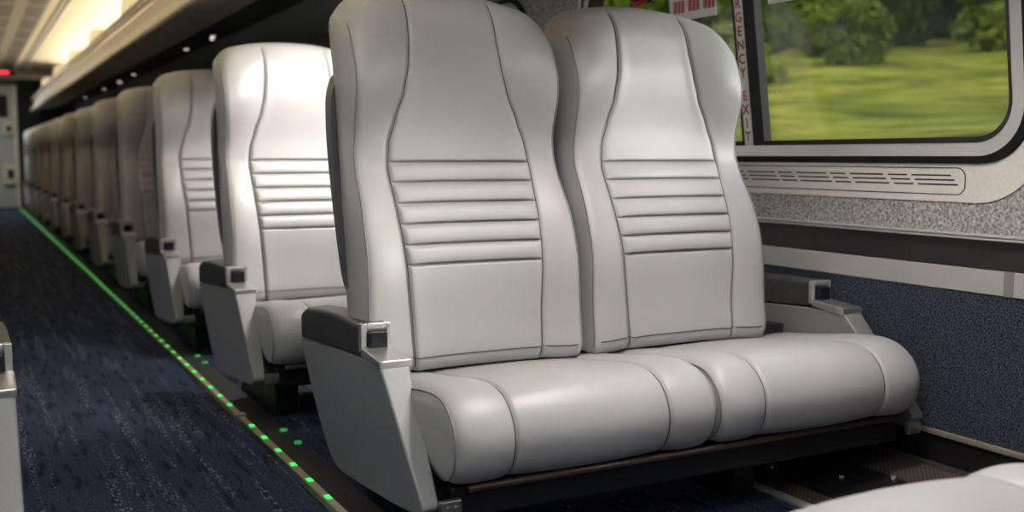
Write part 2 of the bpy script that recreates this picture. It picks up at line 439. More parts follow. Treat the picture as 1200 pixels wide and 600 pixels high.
# ceiling, in cross-section
XC = .445
cs = MB()
cs.add([(XC - .361, Y0, 2.42), (XC + .361, Y0, 2.42), (XC + .361, Y1, 2.42), (XC - .361, Y1, 2.42), (XC - .361, Y0, 2.48), (XC + .361, Y0, 2.48), (XC + .361, Y1, 2.48), (XC - .361, Y1, 2.48)],
       [(0, 1, 2, 3), (7, 6, 5, 4), (0, 4, 5, 1), (1, 5, 6, 2), (2, 6, 7, 3), (3, 7, 4, 0)])
ceil = cs.build('ceiling', M['grating']); struct(ceil)
def xsec(name, prof, m, parent, y0=Y0, y1=Y1, bev=0, smooth=False):
    return MB().prism_y(prof, y0, y1).build(name, m, parent, bevel=bev, smooth=smooth)
for sgn in (1, -1):
    X = lambda x: XC + sgn * (x - XC)
    xsec('ceiling_rail', [(X(.806), 2.42), (X(.873), 2.406), (X(.873), 2.48), (X(.806), 2.48)], M['cream'], ceil)
    xsec('ceiling_track', [(X(.873), 2.423), (X(.977), 2.423), (X(.977), 2.48), (X(.873), 2.48)], M['darktrack'], ceil)
    xsec('track_lip', [(X(.915), 2.412), (X(.932), 2.412), (X(.932), 2.43), (X(.915), 2.43)], M['cream'], ceil)
    cv = [(.977, 2.42), (1.2, 2.412), (1.45, 2.38), (1.7, 2.31), (1.95, 2.18), (2.12, 2.02), (2.22, 1.86), (2.252, 1.77)]
    outer = [(x + .05, z + .06) for x, z in cv][::-1]
    n_ = len(cv)
    c = MB()
    vs = []; fs = []
    YS = [Y0, Y1]
    c.prism_y([(X(x), z) for x, z in cv] + [(X(x), z) for x, z in outer], Y0, Y1)
    c.build('cove_panel', M['cream'], ceil)
    ribs = MB()                                           # ribbed cove
    y = 3.0
    while y < Y1 - .2:
        for (x0, z0), (x1, z1) in zip(cv[:-1], cv[1:]):
            ribs.add([(X(x0), y, z0 - .004), (X(x1), y, z1 - .004), (X(x1), y + .03, z1 - .004), (X(x0), y + .03, z0 - .004)], [(0, 1, 2, 3)])
        y += .3
    ribs.build('cove_rib', M['ribs'], ceil)

# end bulkhead with header, dark vestibule and door; rear bulkhead behind the camera
eb = MB().box((XL, Y1, 2.29), (XW, Y1 + .08, 2.56)).build('wall_end', M['cream']); struct(eb)
MB().box((.86, Y1 + .02, 0), (XW, Y1 + .08, 2.29)).build('dark_partition', M['darkbulk'], eb)
MB().box((XL, Y1 + .02, 0), (.1, Y1 + .08, 2.29)).build('end_partition', M['cream'], eb)
dr = MB().box((.1, Y1 + .03, .0), (.80, Y1 + .08, 2.18)).build('door_1', M['doorcream']); struct(dr)
MB().box((.80, Y1 - .02, 0), (.86, Y1 + .05, 2.18)).build('door_frame', M['cream'], dr, bevel=.01)
MB().box((.1, Y1 - .02, 2.17), (.86, Y1 + .05, 2.295)).build('door_frame', M['darktrack'], dr)
MB().box((.42, Y1 - .02, 1.62), (.70, Y1 + .031, 2.0)).build('door_glass', M['darkbulk'], dr)
MB().box((.60, Y1 - .05, .42), (.80, Y1 + .031, .78)).build('door_kick_box', M['cream'], dr, bevel=.01)
MB().box((.66, Y1 - .06, .52), (.76, Y1 - .045, .68)).build('door_vent', M['darkbulk'], dr)
MB().box((.62, Y1 - .05, 1.30), (.80, Y1 + .031, 1.52)).build('door_latch_box', M['cream'], dr, bevel=.01)
MB().box((.67, Y1 - .06, 1.36), (.75, Y1 - .045, 1.46)).build('door_latch', M['darkbulk'], dr)
rb = MB().box((XL, Y0 - .08, 0), (XW, Y0, 2.56)).build('wall_back', M['cream']); struct(rb)
hs = empty('exit_sign', (.70, Y1 - .05, 2.40), 'red lit sign on the cream header at the far end of the aisle', 'sign')
MB().box((-.16, 0, -.04), (.16, .05, .05)).build('housing', M['darkbulk'], hs)
MB().box((-.15, -.006, -.02), (.05, 0, .03)).build('lit_face', M['redsign'], hs)

# ------------------------------------------------------------------ overhead luggage rack
rk = empty('luggage_rack', (1.05, 9, 1.70), 'long overhead luggage rack with pale lip above the row of seats', 'luggage rack')
RX, RY, RZ = 1.05, 9, 1.70
R0, R1 = -2.0 - RY, 20.3 - RY
def rsec(name, prof, m, y0=R0, y1=R1, **k): return MB().prism_y([(x - RX, z - RZ) for x, z in prof], y0, y1).build(name, m, rk, **k)
rsec('rack_lip', [(1.05, 1.712), (1.062, 1.698), (1.085, 1.700), (1.090, 1.752), (1.075, 1.768), (1.052, 1.764)], M['racklip'], smooth=False, bevel=.004)
rsec('rack_pan', [(1.085, 1.702), (1.27, 1.742), (1.45, 1.765), (1.45, 1.785), (1.27, 1.765), (1.085, 1.722)], M['rackgrey'])
rsec('service_panel', [(1.45, 1.760), (1.75, 1.800), (1.75, 1.815), (1.45, 1.782)], M['blackband'])
rsec('inner_pan', [(1.75, 1.797), (2.24, 1.775), (2.24, 1.81), (1.75, 1.815)], M['wallpanel'])
rsec('fascia', [(1.10, 1.775), (1.115, 1.775), (1.13, 1.90), (1.115, 1.90)], M['rackgrey'])
rsec('rack_rail', [(1.085, 1.915), (1.10, 1.905), (1.125, 1.912), (1.125, 1.945), (1.10, 1.952), (1.087, 1.945)], M['racklip'], bevel=.003)
rsec('rail_dark_line', [(1.10, 1.955), (1.12, 1.955), (1.12, 1.985), (1.10, 1.985)], M['darktrack'])  # plain dark bar along the top of the rail
yy = 1.6
while yy < 20:
    d = MB(); prof = [(1.13, 1.90), (1.13, 2.09), (1.14, 2.13), (1.165, 2.16), (1.21, 2.17), (1.7, 2.16), (1.95, 2.10), (2.2, 1.84), (1.5, 1.80)]
    d.prism_y([(x - RX, z - RZ) for x, z in prof], yy - RY - .02, yy - RY + .02).build('rack_divider', M['ribs'], rk, bevel=.006)
    yy += 2.36
for k, yy in enumerate((1.62, 3.40, 4.85, 7.6, 8.6, 11.5, 12.7, 14.15, 16.5, .95)):
    for dx, dy in (((0, 0), (.04, .22)) if k < 4 or k in (6, 9) else ((0, 0),)):
        l = MB(); x = 1.60 + dx; z = 1.78 + dx * .133
        l.tube([(x - RX, yy + dy - RY, z - RZ - .012), (x - RX, yy + dy - RY, z - RZ + .01)], .026, 14).build('reading_light', M['silver'], rk, smooth=False)
        if k < 3 or k == 9:  # last position is an unseen lamp added to lighten the floor there
            sd = bpy.data.lights.new('reading_fill_lamp', 'SPOT'); sd.energy = READ_POWER * (1, 2.4, 1.6, .2)[min(k, 3)]; sd.spot_size = math.radians(125); sd.spot_blend = 1; sd.shadow_soft_size = .06; sd.color = (1, .93, .86)
            so_ = bpy.data.objects.new('reading_fill_lamp', sd); COL.objects.link(so_); so_.location = (x + (dy * .9 - .1), yy + dy * .3 - (.14 if k in (1, 2) else 0), z - .03)
            if k == 0: sd.spot_size = math.radians(124); sd.spot_blend = .8; sd.energy *= 1.25; so_.location.x = (1.38, 1.66)[dy > 0]
            if k == 1:
                sd.spot_size = math.radians(78); so_.rotation_euler = (Vector((1.18, 3.98, .90)) - so_.location).to_track_quat('-Z', 'Y').to_euler()  # added strong beam in place of sunlight on the second row
        MB().tube([(x - RX, yy + dy - RY, z - RZ - .014), (x - RX, yy + dy - RY, z - RZ - .0125)], .015, 12).build('lamp_lens', M['lamp'], kids(rk)[-1])
rk2 = copy_tree(rk); rk2.rotation_euler = (0, 0, math.pi); rk2.location = (2 * XC - 1.05, 9.2, 1.70)
rk2['label'] = 'overhead luggage rack on the opposite side of the aisle, left of the picture'
# fluorescent cove tubes lying along the back of the rack
ct = empty('cove_light', (1.95, 9, 1.90), 'line of warm fluorescent tubes washing the cove above the rack', 'light')
for i in range(14):
    MB().tube([(-.55, -7.6 + i * 1.2, 0.03), (-.55, -6.5 + i * 1.2, .03)], .018, 8).build('tube', M['tube'], ct, smooth=True)
MB().box((-.60, R0, -.01), (-.50, R1 - .1, .008)).build('tray', M['cream'], ct)

ct2 = copy_tree(ct); ct2.rotation_euler = (0, 0, math.pi); ct2.location = (2 * XC - 1.95, 9.2, 1.90)
ct2['label'] = 'line of warm fluorescent tubes above the rack on the opposite side of the aisle'
# ceiling luminaires out of view, added as fill to brighten the interior
for i in range(3):
    cl_ = empty('added_ceiling_light', (XC - (0, 0, .3)[i], (-1.2, .9, 18.4)[i], 2.42), ('added fill luminaire over the aisle behind the camera', 'added fill luminaire over the nearest part of the aisle', 'added fill luminaire before the door at the far end of the aisle')[i], 'light', 'added fill luminaires over the aisle')
    fr_ = MB(); fr_.box((-.16, -.75, -.022), (-.14, .75, 0)).box((.14, -.75, -.022), (.16, .75, 0)).box((-.14, -.75, -.022), (.14, -.73, 0)).box((-.14, .73, -.022), (.14, .75, 0))
    fr_.build('frame', M['aluminium'], cl_); MB().box((-.14, -.73, -.012), (.14, .73, -.004)).build('fill_diffuser', M['diff'], cl_)
    area_lamp('fill_area_light', (0, 0, -.03), .26, 1.4, CEIL_FILL_POWER * (1, 1, 2)[i], (0, 0, -1), (.95, .98, 1), cl_)

# ------------------------------------------------------------------ seats
SX, SY = 1.584, 2.30          # root of the first pair (floor under the seat)
B_Y0, B_Z0, B_S = 2.36, .40, .25
HB = 0.985
EDGE = [(-.03, .307), (.1, .305), (.35, .301), (.5, .294), (.6, .290), (.75, .292), (.9, .294), (1, .290)]
INNER = [(-.03, .180), (.1, .184), (.25, .192), (.41, .201), (.5, .206), (.57, .197), (.64, .176), (.72, .149), (.8, .134), (.87, .127), (1, .123)]
STR = [.268, .319, .370, .420, .470, .520]
BW = math.hypot(1, B_S)
def back_pt(cx, x, h, d):
    """point on the back: h along the recline, d forward (towards the sitter)"""
    y = B_Y0 + h * B_S / BW - d / BW; z = B_Z0 + h / BW + d * (-B_S) / BW * -1 * -1
    return (cx + x - SX, y - SY, z)
def back_front(x, h):
    """forward offset of the padded front; x from the centre line"""
    e = lerp_tab(EDGE, h); i = lerp_tab(INNER, h); ax = abs(x)
    d = .046 * bumpf(h, .30, .18) + .052 * sstep(.52, .84, h) - .006 * bumpf(h, .50, .06)
    amp = .015 * (1 - sstep(.38, .53, h)) + .036 * sstep(.51, .80, h) * (1 - .55 * sstep(.82, .97, h))
    if ax > i:
        v = min(1.0, (ax - i) / (e - i)); d += amp * math.sin(math.pi * min(v * .66, .5)) ** 1.2
    else:
        u = ax / i
        d += .006 * (u ** 3) * (1 - sstep(.6, .8, h)) + amp * .10 * sstep(.7, 1, u)
        fade = 1 - u ** 14
        if STR[0] - .002 < h < STR[-1] + .002:
            t = ((h - STR[0]) / (STR[1] - STR[0])) % 1.0
            d += .010 * fade * (math.sin(math.pi * t) ** .7)
        for k, s in enumerate(STR):
            d -= (.011 if k < 5 else .013) * fade * math.exp(-((h - s) / .0036) ** 2)
        d += .004 * fade * sstep(STR[-1], STR[-1] + .012, h) * (1 - sstep(.53, .62, h))
    d -= .008 * math.exp(-((ax - i) / .0055) ** 2)
    # rounded outer edge
    r = .022
    if ax > e - r:
        q = (ax - (e - r)) / r; d -= r * (1 - math.sqrt(max(0, 1 - q * q))) * .9
    t = (h - (HB - .075)) / .075
    if t > 0: d -= .070 * (1 - math.sqrt(max(0, 1 - min(t, 1) ** 2)))
    t = (.045 - h) / .075
    if t > 0: d -= .045 * (1 - math.sqrt(max(0, 1 - min(t, 1) ** 2)))
    return d
def warp(x, h):
    e = lerp_tab(EDGE, h); q = min(1, abs(x) / e)
    top = HB - .050 * q ** 2.2 - .035 * max(0, (q - .80) / .20) ** 2.2
    return h if h < .6 else .6 + (h - .6) * (top - .6) / (HB - .6)
def row_hs():
    hs = set()
    for k in range(0, 64): hs.add(round(-.03 + (HB + .03) * k / 63, 4))
    for s in STR:
        for o in (-.010, -.0065, -.004, -.002, 0, .002, .004, .0065, .010): hs.add(round(s + o, 4))
    for k in range(1, 12): hs.add(round(HB - .075 * (1 - math.sin(math.pi / 2 * k / 11)), 4)); hs.add(round(-.03 + .05 * (1 - math.sin(math.pi / 2 * k / 11)), 4))
    hs.add(HB); hs = sorted(hs); out = [hs[0]]
    for h in hs[1:]:
        if h - out[-1] > .0011: out.append(h)
    out[-1] = HB
    return out
def cols_at(h):
    e = lerp_tab(EDGE, h); i = lerp_tab(INNER, h); c = []
    for k in range(15): c.append((i - .02) * k / 14)
    for o in (-.012, -.008, -.005, -.0025, 0, .0025, .005, .008, .012): c.append(i + o)
    a = i + .02; b = e - .022
    for k in range(9): c.append(a + (b - a) * k / 8)
    for k in range(1, 8): c.append(b + .022 * math.sin(math.pi / 2 * k / 7))
    return [-x for x in c[:0:-1]] + c
def make_back(cx, parent):
    hs = row_hs(); mb = MB(); rows = []
    G = 5; D = .135
    for h in hs:
        xs = cols_at(h); e = xs[-1]; rowi = []
        def depth(hh): # back of the cushion
            t = max(0, (hh - (HB - .06)) / .06); t2 = max(0, (.02 - hh) / .05)
            return -D + .05 * (1 - math.sqrt(max(0, 1 - min(1, t) ** 2))) + .02 * t2 + .03 * sstep(.6, .8, hh)
        front = [(x, warp(x, h), back_front(x, h)) for x in xs]
        dfr = front[-1][2]; db = depth(h)
        sideR = []
        for k in range(1, G + 1):
            t = k / (G + 1); sideR.append((e + .010 * math.sin(math.pi * min(1, t * 1.1)), warp(e, h), dfr + (db - dfr) * t))
        backr = [(x, warp(x, h), db) for x in xs[::-1]]
        sideL = [(-x, hh, d) for x, hh, d in sideR[::-1]]
        ringp = front + sideR + backr + sideL
        rows.append([back_pt(cx, *p) for p in ringp])
    n = len(rows[0]); nf = len(xs)
    mb.v = [p for r in rows for p in r]
    for r in range(len(rows) - 1):
        for i in range(n):
            j = (i + 1) % n; mb.f.append((r * n + i, r * n + j, (r + 1) * n + j, (r + 1) * n + i))
    for r in (0, len(rows) - 1):
        o = r * n
        seq = list(range(n))
        # strip front against back
        A = [n - 1 - k for k in range(G)][::-1]      # left side, unused in cap except as a fan
        for i in range(nf - 1):
            mb.f.append((o + i, o + i + 1, o + nf + G + (nf - 2 - i), o + nf + G + (nf - 1 - i)))
        mb.f.append(tuple([o + nf - 1] + [o + nf + k for k in range(G)] + [o + nf + G]))
        mb.f.append(tuple([o + 2 * nf + G - 1] + [o + 2 * nf + G + k for k in range(G)] + [o]))
    bo = mb.build('backrest', M['leather'], parent, smooth=True)
    def surf_line(xf, h0, h1, N=70, lift=.0):
        pts = []
        for k in range(N + 1):
            h = h0 + (h1 - h0) * k / N; x = xf(h); pts.append(back_pt(cx, x, warp(x, h), back_front(x, h) + lift))
        return pts
    for s in (-1, 1):
        MB().tube(surf_line(lambda h: s * lerp_tab(INNER, h), -.01, HB - .012, lift=.0012), .0016, 6).build('seam', M['seam'], bo, smooth=True)
        MB().tube(surf_line(lambda h: s * (lerp_tab(EDGE, h) - .0035), .0, HB - .02, lift=.0015), .0026, 6).build('edge_piping', M['piping'], bo, smooth=True)
    q = MB().tube([back_pt(cx, -.285 + .57 * k / 40, .018, back_front(-.285 + .57 * k / 40, .018) + .0005) for k in range(41)], .0018, 6)
    q.build('bottom_seam', M['seam'], bo, smooth=True)
    # moulded shell behind the padding
    sh = MB(); vs = []; fs = []
    prof = [(.13, .30), (.2, .312), (.45, .318), (.62, .312), (.70, .295), (.735, .26)]
    for h, w in spline(prof, 6, closed=False):
        for x, d in ((-w, -.10), (-w + .006, -.165), (-w * .8, -.185), (0, -.19), (w * .8, -.185), (w - .006, -.165), (w, -.10), (w * .9, -.118), (0, -.122), (-w * .9, -.118)):
            vs.append(back_pt(cx, x, h, d))
    m_ = 10; R_ = len(vs) // m_
    for r in range(R_ - 1):
        for i in range(m_):
            j = (i + 1) % m_; fs.append((r * m_ + i, r * m_ + j, (r + 1) * m_ + j, (r + 1) * m_ + i))
    fs += [tuple(range(m_)), tuple(range((R_ - 1) * m_, R_ * m_))]
    sh.add(vs, fs); sh.build('back_shell', M['shell'], bo, smooth=False)
    return bo

CPROF = spline([(2.44, .365), (2.34, .377), (2.22, .392), (2.11, .408), (2.03, .412), (1.975, .398), (1.935, .362), (1.917, .315), (1.924, .265), (1.950, .230), (2.0, .215), (2.2, .212), (2.40, .215), (2.45, .26), (2.455, .33)], 5)
CY, CZ = 2.2, .30
def make_cushion(x0, x1, parent, seams=True):
    cx = (x0 + x1) / 2; hw = (x1 - x0) / 2; si = .205
    xs = []
    for k in range(9): xs.append((si - .02) * k / 8)
    for o in (-.012, -.008, -.005, -.0025, 0, .0025, .005, .008, .012): xs.append(si + o)
    a = si + .02; b = hw - .035
    for k in range(7): xs.append(a + (b - a) * k / 6)
    for k in range(1, 8): xs.append(b + .035 * math.sin(math.pi / 2 * k / 7))
    xs = [-x for x in xs[:0:-1]] + xs
    def pt(x, y, z, extra=0):
        ax = abs(x)
        # outward normal approx from centre of the profile
        top = sstep(.34, .40, z); front = sstep(2.05, 1.93, y) if y < 2.05 else 0
        front = 1 - sstep(1.93, 2.05, y)
        pil = .010 * (1 - (min(ax, si) / si) ** 2) if ax < si else .009 * math.sin(math.pi * min(1, (ax - si) / (hw - si)))
        gro = -.007 * math.exp(-((ax - si) / .0055) ** 2)
        r = .035; inset = 0
        if ax > hw - r:
            q = (ax - (hw - r)) / r; inset = -r * .75 * (1 - math.sqrt(max(0, 1 - q * q)))
        off = (pil + gro) * max(top, front) + inset + extra
        dy, dz = y - CY, z - CZ
        ny = max(-1, min(1, dy / .27)) ; nz = max(-1, min(1, dz / .11))
        ny = ny ** 3; nz = nz ** 3 if abs(nz) < 1 else nz
        L = math.hypot(ny, nz) or 1
        return (cx + x - SX, y + off * ny / L - SY, z + off * nz / L)
    mb = MB(); n = len(CPROF)
    for x in xs: mb.v += [pt(x, y, z) for y, z in CPROF]
    for r in range(len(xs) - 1):
        for i in range(n):
            j = (i + 1) % n; mb.f.append((r * n + i, (r + 1) * n + i, (r + 1) * n + j, r * n + j))
    # puffed end faces
    for s, o in ((-1, 0), (1, (len(xs) - 1) * n)):
        base = [mb.v[o + i] for i in range(n)]; prev = list(range(o, o + n))
        cyv = sum(p[1] for p in base) / n; czv = sum(p[2] for p in base) / n
        for t in (.93, .8, .55, .25):
            st = len(mb.v)
            for p in base: mb.v.append((p[0] + s * .008 * math.sqrt(1 - t * t), cyv + (p[1] - cyv) * t, czv + (p[2] - czv) * t))
            for i in range(n):
                j = (i + 1) % n; mb.f.append((prev[i], prev[j], st + j, st + i))
            prev = list(range(st, st + n))
        mb.f.append(tuple(prev))
    co = mb.build('seat_cushion', M['leather'], parent, smooth=True)
    k0 = 5                                                       # from near the rear, over the top, down the front
    idx = [i for i, (y, z) in enumerate(CPROF)][k0:5 * 10]
    for s in (-1, 1):
        MB().tube([pt(s * si, *CPROF[i], .0010) for i in idx], .0016, 6).build('seam', M['seam'], co, smooth=True)
        MB().tube([pt(s * (hw - .004), *CPROF[i], .0012) for i in range(n)], .0028, 6, closed=True).build('edge_piping', M['piping'], co, smooth=True)
    return co

def make_arm(parent, mirror=False):
    mx = 2 * SX if mirror else 0
    def fx(x): return (mx - x if mirror else x) - SX
    UP = .022 if mirror else 0
    XO, XI = .823, .897
    prof = spline([(2.214, .440), (2.50, .428), (2.835, .408)], 5, closed=False)
    prof += spline([(2.850, .395), (2.80, .335), (2.74, .262), (2.66, .180), (2.575, .120), (2.50, .108)], 5, closed=False)
    prof += [(2.35, .116), (2.15, .132), (1.992, .150), (1.968, .168), (1.972, .182), (2.03, .245), (2.085, .303), (2.15, .372)]
    mb = MB(); n = len(prof)
    inn = [XI - (.44 - min(.44, z)) / .28 * .036 for y, z in prof]
    vs = [(fx(XO), y - SY, z) for y, z in prof] + [(fx(inn[i]), y - SY, z) for i, (y, z) in enumerate(prof)]
    fs = [tuple(range(n)), tuple(range(2 * n - 1, n - 1, -1))] + [(i, n + i, n + (i + 1) % n, (i + 1) % n) for i in range(n)]
    mb.add(vs, fs); arm = mb.build('armrest', M['armpanel'], parent, bevel=.006, seg=3)
    # padded top
    def loft(sections, name, m, bev=.0, seg=2):
        b = MB(); k = len(sections[0])
        for s in sections: b.v += [(fx(x), y - SY, z) for x, y, z in s]
        for r in range(len(sections) - 1):
            for i in range(k):
                j = (i + 1) % k; b.f.append((r * k + i, r * k + j, (r + 1) * k + j, (r + 1) * k + i))
        b.f += [tuple(range(k)), tuple(range((len(sections) - 1) * k, len(sections) * k))]
        return b.build(name, m, arm, bevel=bev, seg=seg)
    secs = []
    for k in range(13):
        t = k / 12; y = 2.352 + t * .483
        zt = .517 + .010 * math.sin(math.pi * t) - .022 * t; zb = .442 - .033 * t
        if t > .93: zt -= .012
        c = .014
        secs.append([(XO - .002, y, zb), (XO - .002, y, zt - c), (XO + .002, y, zt - c * .3), (XO + c * .8, y, zt), (XI - c * .8, y, zt + .003), (XI - .002, y, zt - c * .3), (XI, y, zt - c), (XI, y, zb)])
    loft(secs, 'armrest_pad', M['armpad'], bev=.003)
    # silver bezel that frames the button
    b = MB()
    def bx(mb_, x0, x1, y0, y1, z0, z1):
        xs_ = sorted((fx(x0), fx(x1))); mb_.box((xs_[0], y0 - SY, z0), (xs_[1], y1 - SY, z1))
    bx(b, XO - .001, XO + .014, 2.333, 2.352, .448, .518); bx(b, XI - .010, XI + .001, 2.333, 2.352, .448, .518)
    bx(b, XO + .014, XI - .010, 2.333, 2.352, .504, .5185); bx(b, XO + .014, XI - .010, 2.343, 2.352, .448, .504)
    b.build('button_bezel', M['chrome'], arm, bevel=.0025)
    b = MB(); bx(b, XO + .016, XI - .012, 2.318, 2.346, .452, .500); b.build('recline_button', M['button'], arm, bevel=.004)
    # silver shelf in front of the button
    sec = [(2.206, .430), (2.206, .450), (2.335, .462), (2.335, .440)]
    b = MB(); b.add([(fx(XO - .003), y - SY, z) for y, z in sec] + [(fx(XI + .004), y - SY, z) for y, z in sec],
                    [(0, 1, 2, 3), (7, 6, 5, 4), (0, 4, 5, 1), (1, 5, 6, 2), (2, 6, 7, 3), (3, 7, 4, 0)])
    b.build('armrest_shelf', M['silver'], arm, bevel=.004, seg=3)
    if mirror: arm.location.z += UP
    # hinge plate at the toe of the panel
    b = MB(); bx(b, XI - .040, XI + .010, 1.945, 1.962, .155, .190); ho = b.build('hinge_plate', M['steel'], parent, bevel=.004)
    for dx in (-.022, -.002):
        c = MB(); c.tube([(fx(XI + dx), 1.947 - SY, .172), (fx(XI + dx), 1.940 - SY, .172)], .0055, 10); c.build('bolt', M['steel'], ho, smooth=False)
    return arm

def make_pair(label):
    root = empty('double_seat', (SX, SY, 0), label, 'seat', 'double seats along the window side of the aisle')
    make_cushion(.880, 1.578, root); make_cushion(1.586, 2.276, root)
    make_back(1.156, root); make_back(1.802, root)
    make_arm(root); make_arm(root, True)
    f = MB(); f.box((.90 - SX, 1.985 - SY, .130), (2.26 - SX, 2.05 - SY, .205)); f.box((.90 - SX, 2.05 - SY, .175), (2.26 - SX, 2.46 - SY, .214)); f.box((.92 - SX, 2.42 - SY, .13), (2.24 - SX, 2.50 - SY, .40))
    f.build('seat_frame', M['blackmetal'], root, bevel=.008)
    MB().tube([(.93 - SX, 1.962 - SY, .205), (2.24 - SX, 1.962 - SY, .205)], .009, 8).build('frame_rail', M['rail'], root, smooth=True)
    for x0, x1 in ((.935, 1.02), (1.79, 1.87)):
        p = MB().prism_x([(2.12 - SY, 0.0), (2.66 - SY, 0.0), (2.62 - SY, .03), (2.48 - SY, .06), (2.46 - SY, .18), (2.10 - SY, .18), (2.12 - SY, .06)], x0 - SX, x1 - SX)
        p.build('pedestal', M['blackmetal'], root, bevel=.008)
    return root

ORD = ['', 'second', 'third', 'fourth', 'fifth', 'sixth', 'seventh', 'eighth', 'ninth', 'tenth', 'eleventh', 'twelfth', 'thirteenth', 'fourteenth', 'fifteenth']
first = make_pair('large pale grey leather double seat in front, both seats in full view by the window')
PITCH = 1.45
LAB = {1: 'brightly lit grey double seat directly behind the large front one',
       2: 'third grey double seat back, half hidden behind the brightly lit one'}
for k in range(1, 12):
    o = copy_tree(first); o.location.y = SY + PITCH * k
    o['label'] = LAB.get(k, f'{ORD[k]} grey double seat back from the front in the row receding along the aisle')
# the pair that faces the front one, only the tip of its cushion is seen
o = copy_tree(first); o.rotation_euler = (0, 0, math.pi); o.location = (SX - .065, 1.13 - (SY - 1.917), 0.015)
o['label'] = 'blurred grey double seat whose cushion tip fills the lower right corner'; del o['group']
for c in kids(o):                               # its aisle armrest is not there
    if c.name.startswith('pedestal') and c.bound_box[0][0] < -.3: c.location.x = .32
    if c.name.startswith('armrest') and c.bound_box[0][0] > 0:
        for g_ in kids(c): bpy.data.objects.remove(g_)
        bpy.data.objects.remove(c)
# the pair across the aisle, only its arm is seen
o = copy_tree(first); o.location = (.064 - (SX - .823) - 0.0, SY - .02, 0)
o.location.x = .066 - (2 * SX - .823 - SX)
o['label'] = 'grey double seat across the aisle whose armrest shows at the far left edge'; del o['group']

# ------------------------------------------------------------------ floor light strip
ls = empty('floor_light_strip', (.822, 2.0, 0), 'glowing green floor path light strip along the edge of the aisle carpet', 'light strip')
MB().prism_y([(-.013, .001), (-.010, .007), (.010, .007), (.013, .001)], -1.5, 18.4).build('strip_cover', M['yellowstrip'], ls)
MB().box((-.028, -1.5, .0005), (-.013, 18.4, .004)).build('strip_edge', M['blackmetal'], ls)
MB().box((.013, -1.5, .0005), (.095, 18.4, .006)).build('strip_edge', M['darkbulk'], ls)
MB().box((-.016, 1.60, .001), (.018, 1.64, .012)).build('strip_joint', M['steel'], ls, bevel=.002)
led = None; rest = MB()
for k in range(110):
    y = .45 + .167 * k
    if y > 18.3: break
    if abs(y - 1.62) < .07: continue
    if k < 100:
        if led is None:
            led = MB().box((-.0085, -.016, .006), (.0085, .016, .0095)).build('led', M['led'], ls, bevel=.002); led.location = (0, y, 0)
        else:
            c = led.copy(); COL.objects.link(c); c.location = (0, y, 0)
    else: rest.box((-.0085, y - .016, .006), (.0085, y + .016, .0095))
if rest.v: tag(rest.build('led', M['led'], ls), kind='stuff')

for k in range(0, 2):  # green reflections of the LEDs, put in as small glowing dots
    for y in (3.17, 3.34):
        MB().tube([(.078, y + 1.45 * k - 2.0, .0055), (.078, y + 1.45 * k - 2.0, .013)], .012, 10).build('led_reflection', M['led_glint'], ls, smooth=True)
# ------------------------------------------------------------------ floor heater cover along the wall
hc = empty('heater_cover', (2.1, 2.3, 0), 'black perforated heater cover on the floor along the wall under the seats', 'heater cover')
def hbox(name, x0, x1, z0, z1, m, zz0=None, **k):
    b = MB(); b.add([(x0 - 2.1, -4, z0), (x1 - 2.1, -4, z1), (x1 - 2.1, 17.8, z1), (x0 - 2.1, 17.8, z0), (x0 - 2.1, -4, z0 - .012), (x1 - 2.1, -4, z1 - .012), (x1 - 2.1, 17.8, z1 - .012), (x0 - 2.1, 17.8, z0 - .012)],
        [(0, 1, 2, 3), (7, 6, 5, 4), (0, 4, 5, 1), (1, 5, 6, 2), (2, 6, 7, 3), (3, 7, 4, 0)])
    return b.build(name, m, hc, **k)
hbox('edge_strip', 1.895, 1.925, .012, .012, M['aluminium'], bevel=.003)
hbox('perforated_panel', 1.925, 1.985, .012, .020, M['perf'])
hbox('top_plate', 1.985, 2.20, .022, .050, M['blackmetal'])
hbox('perforated_panel', 2.20, 2.33, .050, .066, M['perf'])
hbox('back_edge', 2.325, 2.348, .074, .074, M['steel'])
for x, y, z in ((2.10, 2.03, .039), (2.05, 1.90, .034), (2.19, 1.93, .052), (2.02, 2.22, .030), (2.14, 2.25, .045), (1.955, 1.93, .017)):
    MB().tube([(x - 2.1, y - 2.3, z - .004), (x - 2.1, y - 2.3, z + .004)], .007, 10).build('screw', M['chrome'], hc, smooth=False)

# ------------------------------------------------------------------ window lettering and stickers
def wall_matrix(y, z, d):
    up = Vector((-LEAN, 0, 1)).normalized(); right = Vector((0, -1, 0)); nrm = right.cross(up)
    m = Matrix((right, up, nrm)).transposed().to_4x4(); m.translation = Vector(wp(y, z, d)); return m
def text(name, body, size, m, parent, mw, spacing=1.0, extrude=.0003):
    c = bpy.data.curves.new(name, 'FONT'); c.body = body; c.size = size; c.align_x = 'CENTER'; c.align_y = 'CENTER'
    c.space_line = spacing; c.offset = .0010; c.extrude = extrude; c.materials.append(m)
    t = bpy.data.objects.new(name, c); COL.objects.link(t); t.parent = parent
    bpy.context.view_layer.update()
    me = bpy.data.meshes.new_from_object(t.evaluated_get(bpy.context.evaluated_depsgraph_get())); bpy.data.objects.remove(t)
    t = bpy.data.objects.new(name, me); COL.objects.link(t); t.parent = parent; t.matrix_world = mw; return t
em = MB()
ys, zs = SPLIT + .018, 1.27
def slab(mb, y0, y1, z0, z1, d0, d1):
    return mb.add([wp(y0, z0, d1), wp(y1, z0, d1), wp(y1, z1, d1), wp(y0, z1, d1), wp(y0, z0, d0), wp(y1, z0, d0), wp(y1, z1, d0), wp(y0, z1, d0)],
           [(0, 1, 2, 3), (7, 6, 5, 4), (0, 4, 5, 1), (1, 5, 6, 2), (2, 6, 7, 3), (3, 7, 4, 0)])
slab(em, SPLIT + .001, SPLIT + .036, .965, 1.58, .013, .0145)
